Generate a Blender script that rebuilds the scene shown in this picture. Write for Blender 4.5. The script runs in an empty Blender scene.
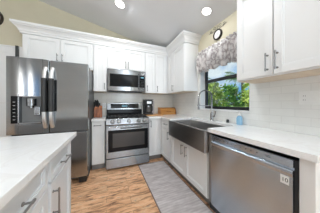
import bpy, bmesh, math, random
from mathutils import Vector, Matrix
random.seed(7)
sc = bpy.context.scene
C = sc.collection

# ---------------------------------------------------------------- camera
cam_d = bpy.data.cameras.new('camera'); cam = bpy.data.objects.new('camera', cam_d); C.objects.link(cam)
cam.location = (0, 0, 1.19)
cam.rotation_euler = (math.radians(90), 0, math.radians(-22))
cam_d.sensor_fit = 'HORIZONTAL'; cam_d.sensor_width = 36
cam_d.lens = 36 * 126 / 320
cam_d.shift_y = -(106.5 - 103.5) / 320
cam_d.clip_start = 0.02; cam_d.clip_end = 200
sc.camera = cam
# ---------------------------------------------------------------- world: blue sky with soft clouds
w = bpy.data.worlds.new('sky'); sc.world = w; w.use_nodes = True
n = w.node_tree.nodes; l = w.node_tree.links; n.clear()
out = n.new('ShaderNodeOutputWorld'); bg = n.new('ShaderNodeBackground'); bg.inputs[1].default_value = 1.0
tc = n.new('ShaderNodeTexCoord'); nz = n.new('ShaderNodeTexNoise'); nz.inputs['Scale'].default_value = 5; nz.inputs['Detail'].default_value = 5
rp = n.new('ShaderNodeValToRGB'); rp.color_ramp.elements[0].position = .42; rp.color_ramp.elements[0].color = (.16, .42, .80, 1)
rp.color_ramp.elements[1].position = .62; rp.color_ramp.elements[1].color = (.85, .92, 1, 1)
l.new(tc.outputs['Generated'], nz.inputs['Vector']); l.new(nz.outputs[0], rp.inputs[0]); l.new(rp.outputs[0], bg.inputs[0]); l.new(bg.outputs[0], out.inputs[0])
# ---------------------------------------------------------------- sun over the garden
sd = bpy.data.lights.new('sun', 'SUN'); sd.energy = 7.0; sd.angle = .02; sd.color = (1, .95, .86)
so = bpy.data.objects.new('sun', sd); C.objects.link(so); so.rotation_euler = Vector((.75, -.05, -1)).to_track_quat('-Z', 'Y').to_euler()
# ---------------------------------------------------------------- patio daylight behind the camera, plus added fill lights
def area(name, loc, direc, sx, sy, e, col=(1, 1, 1)):
    d = bpy.data.lights.new(name, 'AREA'); d.shape = 'RECTANGLE'; d.size = sx; d.size_y = sy; d.energy = e; d.color = col
    o = bpy.data.objects.new(name, d); C.objects.link(o); o.location = loc
    o.rotation_euler = Vector(direc).to_track_quat('-Z', 'Y').to_euler(); return o
area('rear_fill', (0.75, -3.35, 1.2), (-.1, 1, -.02), 1.6, 2.2, 49, (.84, .935, 1))  # broad fill added behind the camera to brighten the room
area('daylight_patio', (-3.38, -3.35, 1.3), (.0, 1, 0),   .08, 2.4, 6, (1, .95, .88))
area('daylight_patio', (-3.72, -3.35, 1.3), (.0, 1, 0),   .08, 2.4, 6, (1, .95, .88))
area('ceiling_fill', (1.0, -2.0, 1.75), (-.25, .35, 1), .5, .5, 62, (.82, .925, 1))  # unseen panel added to lift the ceiling; no lamp stands here
area('left_fill', (-4.05, -0.3, 1.3), (1, 0.12, 0), .35, 2.3, 20, (.84, .935, 1))  # added side fill; the left wall is solid, without a window
CAN_ENERGY = 6.6
sc.view_settings.view_transform = 'Standard'; sc.view_settings.look = 'None'
sc.view_settings.exposure = 0.10; sc.view_settings.gamma = 1; sc.view_settings.use_curve_mapping = False

# ================================================================ materials
def mat(name, col, rough=.5, metal=0, **k):
    m = bpy.data.materials.new(name); m.use_nodes = True
    b = m.node_tree.nodes['Principled BSDF']
    b.inputs['Base Color'].default_value = (*col, 1); b.inputs['Roughness'].default_value = rough; b.inputs['Metallic'].default_value = metal
    for kk, v in k.items(): b.inputs[kk.replace('_', ' ')].default_value = v
    m['b'] = 1
    return m
def N(m, t, **k):
    nd = m.node_tree.nodes.new(t)
    for kk, v in k.items():
        if kk in nd.inputs: nd.inputs[kk].default_value = v
        else: setattr(nd, kk, v)
    return nd
def L(m, a, b): m.node_tree.links.new(a, b)
def P(m): return m.node_tree.nodes['Principled BSDF']
def coords(m, scale=(1, 1, 1), perm=None):
    t = N(m, 'ShaderNodeTexCoord'); v = t.outputs['Object']
    if perm:
        s = N(m, 'ShaderNodeSeparateXYZ'); c = N(m, 'ShaderNodeCombineXYZ'); L(m, v, s.inputs[0])
        for i, p in enumerate(perm): L(m, s.outputs['XYZ'.index(p)], c.inputs[i])
        v = c.outputs[0]
    mp = N(m, 'ShaderNodeMapping'); mp.inputs['Scale'].default_value = scale; L(m, v, mp.inputs[0]); return mp.outputs[0]
def ramp(m, fac, stops):
    r = N(m, 'ShaderNodeValToRGB'); e = r.color_ramp.elements
    e[0].position, e[0].color = stops[0][0], (*stops[0][1], 1); e[1].position, e[1].color = stops[-1][0], (*stops[-1][1], 1)
    for p, c in stops[1:-1]: x = e.new(p); x.color = (*c, 1)
    L(m, fac, r.inputs[0]); return r.outputs[0]
def bump(m, h, s=.2, d=.002):
    b = N(m, 'ShaderNodeBump'); b.inputs['Strength'].default_value = s; b.inputs['Distance'].default_value = d
    L(m, h, b.inputs['Height']); L(m, b.outputs[0], P(m).inputs['Normal'])
def noise_mat(name, stops, scale, rough=.5, metal=0, detail=4, bs=0, **k):
    m = mat(name, stops[0][1], rough, metal, **k); v = coords(m, scale)
    z = N(m, 'ShaderNodeTexNoise', Scale=1.0, Detail=detail); L(m, v, z.inputs['Vector'])
    L(m, ramp(m, z.outputs[0], stops), P(m).inputs['Base Color'])
    if bs: bump(m, z.outputs[0], bs)
    return m
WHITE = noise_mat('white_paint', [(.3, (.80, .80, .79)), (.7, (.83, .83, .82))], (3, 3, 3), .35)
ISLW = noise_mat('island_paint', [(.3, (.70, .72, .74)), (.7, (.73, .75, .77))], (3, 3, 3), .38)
CEIL = noise_mat('ceiling_paint', [(.3, (.79, .805, .82)), (.7, (.81, .825, .84))], (2, 2, 2), .9)
BEIGE = noise_mat('beige_paint', [(.3, (.62, .57, .43)), (.7, (.65, .60, .455))], (4, 4, 4), .85)
OFFW = noise_mat('off_white_paint', [(.3, (.74, .74, .72)), (.7, (.76, .76, .74))], (4, 4, 4), .85)
def quartz():
    m = mat('white_quartz', (.86, .85, .84), .12); v = coords(m, (1.6, 1.1, 1.6))
    z = N(m, 'ShaderNodeTexNoise', Scale=2.2, Detail=6, Distortion=1.4); L(m, v, z.inputs['Vector'])
    L(m, ramp(m, z.outputs[0], [(.40, (.87, .87, .86)), (.47, (.90, .90, .89)), (.50, (.85, .84, .83)), (.53, (.90, .90, .90)), (.7, (.88, .88, .87))]), P(m).inputs['Base Color'])
    return m
QUARTZ = quartz()
def steel(name, col, rough, perm_scale, bs=.03, an=.9):
    m = mat(name, col, rough, 1.0); v = coords(m, perm_scale)
    z = N(m, 'ShaderNodeTexNoise', Scale=1.0, Detail=3); L(m, v, z.inputs['Vector'])
    a = tuple(c * .93 for c in col); b = tuple(min(1, c * 1.05) for c in col)
    L(m, ramp(m, z.outputs[0], [(.3, a), (.7, b)]), P(m).inputs['Base Color'])
    P(m).inputs['Anisotropic'].default_value = an
    P(m).inputs['Anisotropic Rotation'].default_value = .25; tg = N(m, 'ShaderNodeTangent', direction_type='RADIAL', axis='Z'); L(m, tg.outputs[0], P(m).inputs['Tangent'])
    bump(m, z.outputs[0], bs, .001)
    return m
STEEL = steel('brushed_steel', (.29, .30, .31), .27, (3, 3, 500))
STEELF = steel('fridge_steel', (.41, .43, .45), .11, (3, 3, 500), an=.97)
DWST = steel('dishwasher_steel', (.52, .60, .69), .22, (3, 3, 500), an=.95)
HSTEEL = mat('handle_steel', (.8, .8, .8), .38, 1.0)
STEELD = steel('apron_steel', (.36, .355, .35), .28, (3, 3, 500))
SINKST = mat('sink_steel', (.52, .51, .50), .33, 1.0)
NICKEL = mat('satin_nickel', (.30, .30, .30), .32, 1.0)
CHROME = mat('chrome', (.32, .32, .32), .18, 1.0)
BLACKG = mat('black_glass', (.010, .010, .011), .08); P(BLACKG).inputs['Specular IOR Level'].default_value = .15
BLACK = mat('black_plastic', (.018, .018, .018), .45)
IRON = noise_mat('cast_iron', [(.3, (.015, .015, .015)), (.7, (.03, .03, .03))], (60, 60, 60), .55)
CAVITY = mat('cavity_grey', (.20, .20, .20), .35)
WSCR = mat('oven_glass_screen', (.045, .043, .042), .2)
DGREY = mat('dark_grey_plastic', (.09, .09, .09), .4)
LGREY = mat('light_grey_plastic', (.5, .5, .5), .35)
FRAMEB = mat('black_window_frame', (.02, .02, .022), .35)
WPLAS = mat('white_plastic', (.82, .82, .80), .3)
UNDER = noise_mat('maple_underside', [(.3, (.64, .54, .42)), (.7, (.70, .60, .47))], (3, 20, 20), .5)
TOE = noise_mat('toe_kick_grey', [(.3, (.20, .19, .18)), (.7, (.25, .24, .23))], (8, 8, 8), .6)
def tiles(name, perm, c1, c2, mort, bw, rh, off=.5):
    m = mat(name, c1, .22); v = coords(m, (1, 1, 1), perm)
    b = N(m, 'ShaderNodeTexBrick'); b.offset = off
    for k_, x in (('Color1', (*c1, 1)), ('Color2', (*c2, 1)), ('Mortar', (*mort, 1))): b.inputs[k_].default_value = x
    b.inputs['Scale'].default_value = 1; b.inputs['Mortar Size'].default_value = .0022; b.inputs['Mortar Smooth'].default_value = .2
    b.inputs['Brick Width'].default_value = bw; b.inputs['Row Height'].default_value = rh
    L(m, v, b.inputs['Vector'])
    z = N(m, 'ShaderNodeTexNoise', Scale=9.0, Detail=3); L(m, v, z.inputs['Vector'])
    mx = N(m, 'ShaderNodeMixRGB', blend_type='MULTIPLY'); mx.inputs[0].default_value = .5
    L(m, b.outputs[0], mx.inputs[1]); L(m, ramp(m, z.outputs[0], [(.3, (.92, .92, .92)), (.7, (1, 1, 1))]), mx.inputs[2])
    L(m, mx.outputs[0], P(m).inputs['Base Color'])
    iv = N(m, 'ShaderNodeMath', operation='SUBTRACT'); iv.inputs[0].default_value = 1; L(m, b.outputs['Fac'], iv.inputs[1]); bump(m, iv.outputs[0], .3, .001)
    return m
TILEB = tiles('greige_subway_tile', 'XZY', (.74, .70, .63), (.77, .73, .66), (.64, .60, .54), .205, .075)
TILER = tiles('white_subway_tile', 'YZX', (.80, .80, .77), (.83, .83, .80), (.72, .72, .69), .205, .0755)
def woodfloor():
    m = mat('wood_plank_floor', (.5, .3, .15), .38); v = coords(m)
    b = N(m, 'ShaderNodeTexBrick'); b.offset = .37
    for k_, x in (('Color1', (0, 0, 0, 1)), ('Color2', (1, 1, 1, 1)), ('Mortar', (.5, .5, .5, 1))): b.inputs[k_].default_value = x
    b.inputs['Scale'].default_value = 1; b.inputs['Mortar Size'].default_value = .0015
    b.inputs['Brick Width'].default_value = .75; b.inputs['Row Height'].default_value = .115; L(m, v, b.inputs['Vector'])
    mp = N(m, 'ShaderNodeMapping'); mp.inputs['Scale'].default_value = (3.0, 11, 1); L(m, v, mp.inputs[0])
    ad = N(m, 'ShaderNodeVectorMath', operation='ADD'); L(m, mp.outputs[0], ad.inputs[0])
    sc_ = N(m, 'ShaderNodeVectorMath', operation='SCALE'); sc_.inputs['Scale'].default_value = 7; L(m, b.outputs[0], sc_.inputs[0]); L(m, sc_.outputs[0], ad.inputs[1])
    z = N(m, 'ShaderNodeTexNoise', Scale=1.6, Detail=8, Roughness=.65, Distortion=.9); L(m, ad.outputs[0], z.inputs['Vector'])
    c = ramp(m, z.outputs[0], [(.30, (.17, .085, .05)), (.40, (.44, .23, .125)), (.49, (.82, .46, .25)), (.60, (.95, .63, .38)), (.68, (.48, .35, .27))])
    mx = N(m, 'ShaderNodeMixRGB', blend_type='MULTIPLY'); mx.inputs[0].default_value = 1; L(m, c, mx.inputs[1])
    L(m, ramp(m, b.outputs[0], [(0, (.80, .77, .75)), (1, (1.0, 1.0, 1.0))]), mx.inputs[2])
    m2 = N(m, 'ShaderNodeMixRGB', blend_type='MIX'); L(m, b.outputs['Fac'], m2.inputs[0]); L(m, mx.outputs[0], m2.inputs[1]); m2.inputs[2].default_value = (.16, .08, .04, 1)
    L(m, m2.outputs[0], P(m).inputs['Base Color']); bump(m, z.outputs[0], .15, .002)
    return m
FLOOR = woodfloor()
def rugmat():
    m = mat('grey_woven_rug', (.4, .38, .37), .95); v = coords(m)
    mp = N(m, 'ShaderNodeMapping'); mp.inputs['Scale'].default_value = (5, 16, 1); L(m, v, mp.inputs[0])
    z = N(m, 'ShaderNodeTexNoise', Scale=1.0, Detail=5, Roughness=.6); L(m, mp.outputs[0], z.inputs['Vector'])
    mp2 = N(m, 'ShaderNodeMapping'); mp2.inputs['Scale'].default_value = (1, 1, 1); L(m, v, mp2.inputs[0])
    wv = N(m, 'ShaderNodeTexWave', wave_type='BANDS', bands_direction='Y'); wv.inputs['Scale'].default_value = 9; wv.inputs['Distortion'].default_value = 1.5; L(m, mp2.outputs[0], wv.inputs['Vector'])
    c = ramp(m, z.outputs[0], [(.35, (.42, .375, .365)), (.5, (.50, .455, .445)), (.65, (.60, .555, .545))])
    mx = N(m, 'ShaderNodeMixRGB', blend_type='MULTIPLY'); mx.inputs[0].default_value = .5; L(m, c, mx.inputs[1])
    L(m, ramp(m, wv.outputs[0], [(0, (.8, .8, .8)), (1, (1.08, 1.08, 1.08))]), mx.inputs[2]); L(m, mx.outputs[0], P(m).inputs['Base Color'])
    bump(m, wv.outputs[0], .3, .002); return m
RUG = rugmat(); RUGE = mat('rug_binding', (.20, .15, .13), .9)
def woodmat(name, a, b, sc_=(4, 30, 30), rough=.35):
    return noise_mat(name, [(.35, a), (.65, b)], sc_, rough, detail=5)
BREADW = woodmat('honey_wood', (.50, .20, .045), (.66, .32, .09))
CHERRY = woodmat('cherry_wood', (.14, .04, .015), (.38, .13, .05), (30, 30, 5), .25)
BOARD = woodmat('cutting_board_wood', (.58, .27, .09), (.70, .38, .15))
FABRIC = noise_mat('valance_cloth', [(.34, (.74, .72, .71)), (.46, (.60, .57, .56)), (.52, (.30, .27, .27)), (.58, (.60, .57, .56)), (.72, (.76, .74, .73))], (10, 10, 9), .9, detail=3)
def glass(name, col=(1, 1, 1), rough=0.0, ior=1.45):
    m = mat(name, col, rough, 0); P(m).inputs['Transmission Weight'].default_value = 1; P(m).inputs['IOR'].default_value = ior; return m
PANE = mat('window_glass', (1, 1, 1), 0)
def pane_nodes(m):
    t = m.node_tree; t.nodes.clear(); o = t.nodes.new('ShaderNodeOutputMaterial'); tr = t.nodes.new('ShaderNodeBsdfTransparent'); g = t.nodes.new('ShaderNodeBsdfGlossy')
    tr.inputs[0].default_value = (.93, .96, .95, 1); g.inputs['Roughness'].default_value = .02; mx = t.nodes.new('ShaderNodeMixShader'); mx.inputs[0].default_value = .06
    t.links.new(tr.outputs[0], mx.inputs[1]); t.links.new(g.outputs[0], mx.inputs[2]); t.links.new(mx.outputs[0], o.inputs[0])
pane_nodes(PANE)
def thin(name, col, f):
    m = mat(name, col, 0); t = m.node_tree; t.nodes.clear(); o = t.nodes.new('ShaderNodeOutputMaterial'); tr = t.nodes.new('ShaderNodeBsdfTransparent'); g = t.nodes.new('ShaderNodeBsdfPrincipled')
    g.inputs['Base Color'].default_value = (*col, 1); g.inputs['Roughness'].default_value = .1; tr.inputs[0].default_value = (*[min(1, c * 1.3) for c in col], 1); mx = t.nodes.new('ShaderNodeMixShader'); mx.inputs[0].default_value = f
    t.links.new(tr.outputs[0], mx.inputs[1]); t.links.new(g.outputs[0], mx.inputs[2]); t.links.new(mx.outputs[0], o.inputs[0]); return m
SMOKE = thin('smoky_plastic', (.65, .62, .63), .7); CARAFE = thin('dark_carafe_glass', (.16, .15, .14), .6)
BLUES = thin('blue_soap', (.42, .66, .85), .6)
LEAF = [noise_mat('leaf_green', [(.3, (.07, .18, .03)), (.7, (.20, .40, .07))], (6, 6, 6), .5), noise_mat('leaf_lime', [(.3, (.22, .36, .05)), (.7, (.50, .58, .12))], (6, 6, 6), .5), noise_mat('leaf_deep', [(.3, (.02, .07, .025)), (.7, (.06, .15, .05))], (6, 6, 6), .5)]
TRUNK = noise_mat('palm_trunk', [(.3, (.16, .12, .08)), (.7, (.3, .24, .17))], (10, 10, 20), .9)
GRASS = noise_mat('lawn', [(.3, (.05, .12, .02)), (.7, (.1, .2, .04))], (5, 5, 5), .95)
def emis(name, col, s):
    m = mat(name, col, .5); P(m).inputs['Emission Color'].default_value = (*col, 1); P(m).inputs['Emission Strength'].default_value = s; return m
LAMP = emis('lamp_glow', (1, .98, .95), 6.0)
DISPLAY = emis('display_blue', (.12, .3, .4), .06)

# ================================================================ mesh helpers
Z = Vector((0, 0, 1))
class MB:
    def __init__(s): s.bm = bmesh.new()
    def poly(s, vs, fs):
        v = [s.bm.verts.new(p) for p in vs]
        for f in fs:
            try: s.bm.faces.new([v[i] for i in f])
            except ValueError: pass
        return s
    def hexa(s, c): return s.poly(c, [(0, 1, 2, 3), (7, 6, 5, 4), (0, 4, 5, 1), (1, 5, 6, 2), (2, 6, 7, 3), (3, 7, 4, 0)])
    def box(s, x0, x1, y0, y1, z0, z1):
        return s.hexa([Vector(p) for p in ((x0, y0, z0), (x1, y0, z0), (x1, y1, z0), (x0, y1, z0), (x0, y0, z1), (x1, y0, z1), (x1, y1, z1), (x0, y1, z1))])
    def fbox(s, F, u0, u1, v0, v1, w0, w1):
        return s.hexa([F(*p) for p in ((u0, v0, w0), (u1, v0, w0), (u1, v1, w0), (u0, v1, w0), (u0, v0, w1), (u1, v0, w1), (u1, v1, w1), (u0, v1, w1))])
    def prism(s, pts, ext):
        n_ = len(pts); a = [Vector(p) for p in pts]; b = [p + Vector(ext) for p in a]
        return s.poly(a + b, [tuple(range(n_)), tuple(range(2 * n_ - 1, n_ - 1, -1))] + [(i, (i + 1) % n_, n_ + (i + 1) % n_, n_ + i) for i in range(n_)])
    def lathe(s, c, prof, ax=Z, seg=20):
        c = Vector(c); ax = Vector(ax).normalized(); t = ax.orthogonal().normalized(); b = ax.cross(t); vs = []; fs = []
        for r, h in prof:
            for i in range(seg):
                a = 2 * math.pi * i / seg; vs.append(c + ax * h + (t * math.cos(a) + b * math.sin(a)) * r)
        m_ = len(prof)
        for j in range(m_ - 1):
            for i in range(seg): fs.append((j * seg + i, j * seg + (i + 1) % seg, (j + 1) * seg + (i + 1) % seg, (j + 1) * seg + i))
        if prof[0][0] > 1e-5: fs.append(tuple(range(seg)))
        if prof[-1][0] > 1e-5: fs.append(tuple(range((m_ - 1) * seg, m_ * seg)))
        return s.poly(vs, fs)
    def cyl(s, a, b, r, seg=14):
        a = Vector(a); b = Vector(b); return s.lathe(a, [(r, 0), (r, (b - a).length)], b - a, seg)
    def tube(s, pts, r, seg=8):
        pts = [Vector(p) for p in pts]; vs = []; fs = []; nrm = None
        for i, p in enumerate(pts):
            t = (pts[min(i + 1, len(pts) - 1)] - pts[max(i - 1, 0)]).normalized()
            nrm = t.orthogonal().normalized() if nrm is None else (nrm - t * nrm.dot(t)).normalized()
            b = t.cross(nrm); rr = r[i] if isinstance(r, (list, tuple)) else r
            for k in range(seg):
                a = 2 * math.pi * k / seg; vs.append(p + (nrm * math.cos(a) + b * math.sin(a)) * rr)
        for i in range(len(pts) - 1):
            for k in range(seg): fs.append((i * seg + k, i * seg + (k + 1) % seg, (i + 1) * seg + (k + 1) % seg, (i + 1) * seg + k))
        fs.append(tuple(range(seg))); fs.append(tuple(range((len(pts) - 1) * seg, len(pts) * seg)))
        return s.poly(vs, fs)
    def sweep(s, path, prof, cap=True):
        # path in XY, profile (outward, z); outward is to the right of travel
        n_ = len(path); dirs = [(Vector(path[i + 1]) - Vector(path[i])).normalized() for i in range(n_ - 1)]; vs = []; m_ = len(prof)
        for i in range(n_):
            if i == 0: d = Vector((dirs[0].y, -dirs[0].x)); k = 1
            elif i == n_ - 1: d = Vector((dirs[-1].y, -dirs[-1].x)); k = 1
            else:
                a = Vector((dirs[i - 1].y, -dirs[i - 1].x)); b = Vector((dirs[i].y, -dirs[i].x)); d = (a + b).normalized(); k = 1 / d.dot(a)
            for o_, z_ in prof: vs.append(Vector((path[i][0] + d.x * o_ * k, path[i][1] + d.y * o_ * k, z_)))
        fs = [(i * m_ + j, i * m_ + (j + 1) % m_, (i + 1) * m_ + (j + 1) % m_, (i + 1) * m_ + j) for i in range(n_ - 1) for j in range(m_)]
        fs += [tuple(range(m_)), tuple(range((n_ - 1) * m_, n_ * m_))]
        return s.poly(vs, fs)
def obj(name, mb, m, parent=None, bevel=0, smooth=False, seg=2):
    bm = mb.bm; bmesh.ops.recalc_face_normals(bm, faces=bm.faces)
    off = wloc(parent) if parent else None
    if off is None:
        xs = [v.co for v in bm.verts]
        off = Vector(((min(v.x for v in xs) + max(v.x for v in xs)) / 2, (min(v.y for v in xs) + max(v.y for v in xs)) / 2, min(v.z for v in xs)))
    for v in bm.verts: v.co -= off
    me = bpy.data.meshes.new(name); bm.to_mesh(me); bm.free()
    for mm in (m if isinstance(m, list) else [m]): me.materials.append(mm)
    o = bpy.data.objects.new(name, me); C.objects.link(o)
    if smooth: 
        for p in me.polygons: p.use_smooth = True
        sm = o.modifiers.new('smooth_edges', 'EDGE_SPLIT'); sm.split_angle = math.radians(38)
    if bevel:
        b = o.modifiers.new('bevel', 'BEVEL'); b.width = bevel; b.segments = seg; b.limit_method = 'ANGLE'; b.angle_limit = math.radians(40)
    if parent: o.parent = parent
    else: o.location = off
    o['wl'] = list(off); return o
def wloc(o): return Vector(o['wl'])
def thing(name, label, cat, loc, group=None):
    o = bpy.data.objects.new(name, None); C.objects.link(o); o.location = loc; o.empty_display_size = .1; o['wl'] = list(loc)
    return tag(o, label, cat, group)
def tag(o, label, cat, group=None, kind=None):
    o['label'] = label; o['category'] = cat
    if group: o['group'] = group
    if kind: o['kind'] = kind
    return o
def struct(name, mb, m, **k):
    o = obj(name, mb, m, **k); o['kind'] = 'structure'; return o

# ================================================================ the room
WX, WY = 1.64, 3.10          # right wall and back wall planes
def ceil_z(x): return 2.483 - .234 * (x - 1.64)
struct('floor', MB().box(-4.3, 1.8, -3.7, 3.3, -.12, 0), FLOOR)
m = MB(); m.prism([(-4.3, -3.7, ceil_z(-4.3)), (1.95, -3.7, ceil_z(1.95)), (1.95, -3.7, ceil_z(1.95) + .15), (-4.3, -3.7, ceil_z(-4.3) + .15)], (0, 7.0, 0)); struct('ceiling', m, CEIL)
def wall_prism(y0, y1, x0, x1, m=None): 
    m = m or MB(); return m.prism([(x0, y0, 0), (x1, y0, 0), (x1, y0, ceil_z(x1) + .05), (x0, y0, ceil_z(x0) + .05)], (0, y1 - y0, 0))
struct('wall_back', wall_prism(WY, WY + .15, -4.3, 1.8), BEIGE)
WIN = (1.035, 1.96, 1.09, 2.12)   # y0 y1 z0 z1 of the window opening
y0, y1, z0, z1 = WIN; T = .15
m = MB(); m.box(WX, WX + T, -3.7, y0, 0, 2.5); m.box(WX, WX + T, y1, 3.1, 0, 2.5); m.box(WX, WX + T, y0, y1, 0, z0); m.box(WX, WX + T, y0, y1, z1, 2.5)
struct('wall_right', m, BEIGE)
struct('wall_left', MB().box(-4.3, -4.15, -3.7, 3.1, 0, 3.95), OFFW)
m = MB(); m.prism([(-4.3, -3.7, 2.5), (1.8, -3.7, 2.43), (1.8, -3.7, ceil_z(1.8) + .03), (-4.3, -3.7, ceil_z(-4.3) + .03)], (0, .15, 0))
m.box(-4.3, -3.9, -3.7, -3.55, 0, 2.5); m.box(-3.14, -.15, -3.7, -3.55, 0, 2.5); m.box(1.6, 1.8, -3.7, -3.55, 0, 2.45); m.box(-.15, 1.6, -3.7, -3.55, 0, .08)
struct('wall_rear', m, OFFW)
# tiled backsplashes
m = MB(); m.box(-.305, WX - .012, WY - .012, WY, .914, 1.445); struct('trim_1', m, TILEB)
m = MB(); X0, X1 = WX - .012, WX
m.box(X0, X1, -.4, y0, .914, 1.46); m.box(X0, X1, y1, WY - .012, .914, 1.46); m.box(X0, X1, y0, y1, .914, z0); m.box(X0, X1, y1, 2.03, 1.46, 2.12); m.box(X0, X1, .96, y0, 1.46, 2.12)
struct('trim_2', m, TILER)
# window reveal and sill
m = MB(); m.box(WX - .02, WX + T, y0 - .0, y1 + .0, z0 - .018, z0 + .004); m.box(WX - .014, WX + .11, y1 - .008, y1, z0, z1); m.box(WX - .014, WX + .11, y0, y0 + .008, z0, z1)
struct('trim_3', m, WHITE)
# window
win = thing('window_1', None, None, (WX + .11, (y0 + y1) / 2, z0)); del win['label'], win['category']; win['kind'] = 'structure'
FX0, FX1 = WX + .10, WX + .145
m = MB(); fw = .042
m.box(FX0, FX1, y0, y0 + fw, z0, z1); m.box(FX0, FX1, y1 - fw, y1, z0, z1); m.box(FX0, FX1, y0, y1, z0, z0 + .05); m.box(FX0, FX1, y0, y1, z1 - fw, z1)
obj('window_frame', m, FRAMEB, win, .003)
obj('meeting_rail', MB().box(FX0 - .005, FX1 - .01, y0 + fw, y1 - fw, 1.578, 1.63), FRAMEB, win, .003)
obj('window_pane', MB().box(FX0 + .02, FX0 + .024, y0 + fw, y1 - fw, z0 + .05, z1 - fw), PANE, win)
# white door in the back wall left of the fridge
d1 = thing('door_1', None, None, (-2.0, WY, 0)); del d1['label'], d1['category']; d1['kind'] = 'structure'
m = MB(); m.box(-1.56, -1.47, WY - .018, WY, 0, 2.20); m.box(-2.55, -2.46, WY - .018, WY, 0, 2.20); m.box(-2.58, -1.44, WY - .022, WY, 2.20, 2.225)
obj('door_casing', m, WHITE, d1, .003)
def shaker(F, u0, u1, v0, v1, w0=0, t=.02, fr=.057, rec=.014, mb=None):
    m = mb or MB(); g = .0015
    u0 += g; u1 -= g; v0 += g; v1 -= g
    m.fbox(F, u0 + fr, u1 - fr, v0 + fr, v1 - fr, w0, w0 + t - rec)
    m.fbox(F, u0, u0 + fr, v0, v1, w0, w0 + t); m.fbox(F, u1 - fr, u1, v0, v1, w0, w0 + t)
    m.fbox(F, u0 + fr, u1 - fr, v0, v0 + fr, w0, w0 + t); m.fbox(F, u0 + fr, u1 - fr, v1 - fr, v1, w0, w0 + t)
    # small ogee bead inside the frame
    b = .010
    for (a0, a1, c0, c1) in ((u0 + fr, u0 + fr + b, v0 + fr, v1 - fr), (u1 - fr - b, u1 - fr, v0 + fr, v1 - fr), (u0 + fr + b, u1 - fr - b, v0 + fr, v0 + fr + b), (u0 + fr + b, u1 - fr - b, v1 - fr - b, v1 - fr)):
        m.fbox(F, a0, a1, c0, c1, w0 + .002, w0 + t - rec * .55)
    return m
def FB(y): return lambda u, v, w_: Vector((u, y - w_, v))       # faces -Y, u = X
def FR(x): return lambda u, v, w_: Vector((x - w_, u, v))       # faces -X, u = Y
def FI(x): return lambda u, v, w_: Vector((x + w_, u, v))       # faces +X, u = Y
FD = FB(WY)
m = shaker(FD, -2.46, -2.01, .01, 1.2, .0, .02, .1); shaker(FD, -2.01, -1.56, .01, 1.2, .0, .02, .1, mb=m); shaker(FD, -2.46, -2.01, 1.2, 2.2, .0, .02, .1, mb=m); shaker(FD, -2.01, -1.56, 1.2, 2.2, .0, .02, .1, mb=m)
obj('door_panel', m, WHITE, d1)
# baseboards
struct('baseboard_back', MB().box(-4.15, -2.56, WY - .015, WY, 0, .1), WHITE)

def handle(F, u, v, length, vertical, parent, w0=.02, name='handle'):
    m = MB(); h = length / 2; r = .0052; st = .032
    a, b = ((u, v - h), (u, v + h)) if vertical else ((u - h, v), (u + h, v))
    m.cyl(F(a[0], a[1], w0 + st), F(b[0], b[1], w0 + st), r, 10)
    for s in (-1, 1):
        k = h - .018
        p = (u, v + s * k) if vertical else (u + s * k, v)
        m.cyl(F(p[0], p[1], w0 - .001), F(p[0], p[1], w0 + st), r * .9, 10)
        m.lathe(F(p[0], p[1], w0 - .0005), [(.009, 0), (.009, .003), (.006, .006)], F(0, 0, 1) - F(0, 0, 0), 12)
        q0 = k - .006; q1 = k + .012
        a2, b2 = ((u, v + s * q0), (u, v + s * q1)) if vertical else ((u + s * q0, v), (u + s * q1, v))
        m.cyl(F(a2[0], a2[1], w0 + st), F(b2[0], b2[1], w0 + st), r * 1.35, 10)
    return obj(name, m, NICKEL, parent, smooth=True)
def cabinet(name, label, cat, F, u0, u1, v0, v1, depth, fronts, toe=False, mat_=WHITE, group=None, sides=None, t=.02):
    """fronts: (kind,u0,u1,v0,v1,(handle u,v,len,vertical)|None)"""
    c = F((u0 + u1) / 2, 0, -depth / 2); c.z = 0 if toe else v0
    root = thing(name, label, cat, c, group)
    obj('body', MB().fbox(F, u0 + .0006, u1 - .0006, v0, v1, -depth, 0), mat_, root, .002)
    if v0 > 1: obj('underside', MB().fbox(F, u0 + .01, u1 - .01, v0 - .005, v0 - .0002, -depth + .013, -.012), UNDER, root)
    if toe: obj('toe_kick', MB().fbox(F, u0 + .0006, u1 - .0006, 0, v0, -depth, -.045), TOE, root)
    for kind, a, b, c0, c1, h in fronts:
        if kind == 'door': d = obj('door', shaker(F, a, b, c0, c1), mat_, root, .0015)
        else: d = obj('drawer', shaker(F, a, b, c0, c1, fr=.035 if c1 - c0 < .2 else .057), mat_, root, .0015)
        if h: handle(F, h[0], h[1], h[2], h[3], d)
    return root
UB = FB(2.77); UR = FR(1.33)      # upper carcass planes, doors stand 2 cm proud
ub, ut = 1.432, 2.335
G = 'white wall cabinets'
cabinet('wall_cabinet', 'wide white two-door wall cabinet directly above the refrigerator', 'cabinet', UB, -1.325, -.287, 1.84, 2.36, WY - 2.77, [
    ('door', -1.30, -.812, 1.87, ut, (-.85, 2.0, .13, True)), ('door', -.806, -.315, 1.87, ut, (-.775, 2.0, .13, True))], group=G)
cabinet('wall_cabinet', 'tall narrow white wall cabinet between refrigerator and microwave', 'cabinet', UB, -.286, -.041, ub, 2.36, WY - 2.77, [('door', -.275, -.05, ub, ut, (-.085, 1.53, .13, True))], group=G)
cabinet('wall_cabinet', 'short white two-door wall cabinet directly above the microwave', 'cabinet', UB, -.040, .748, 1.89, 2.36, WY - 2.77, [
    ('door', -.03, .352, 1.905, ut, (.325, 2.0, .15, True)), ('door', .356, .738, 1.905, ut, (.385, 2.0, .15, True))], group=G)
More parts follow.
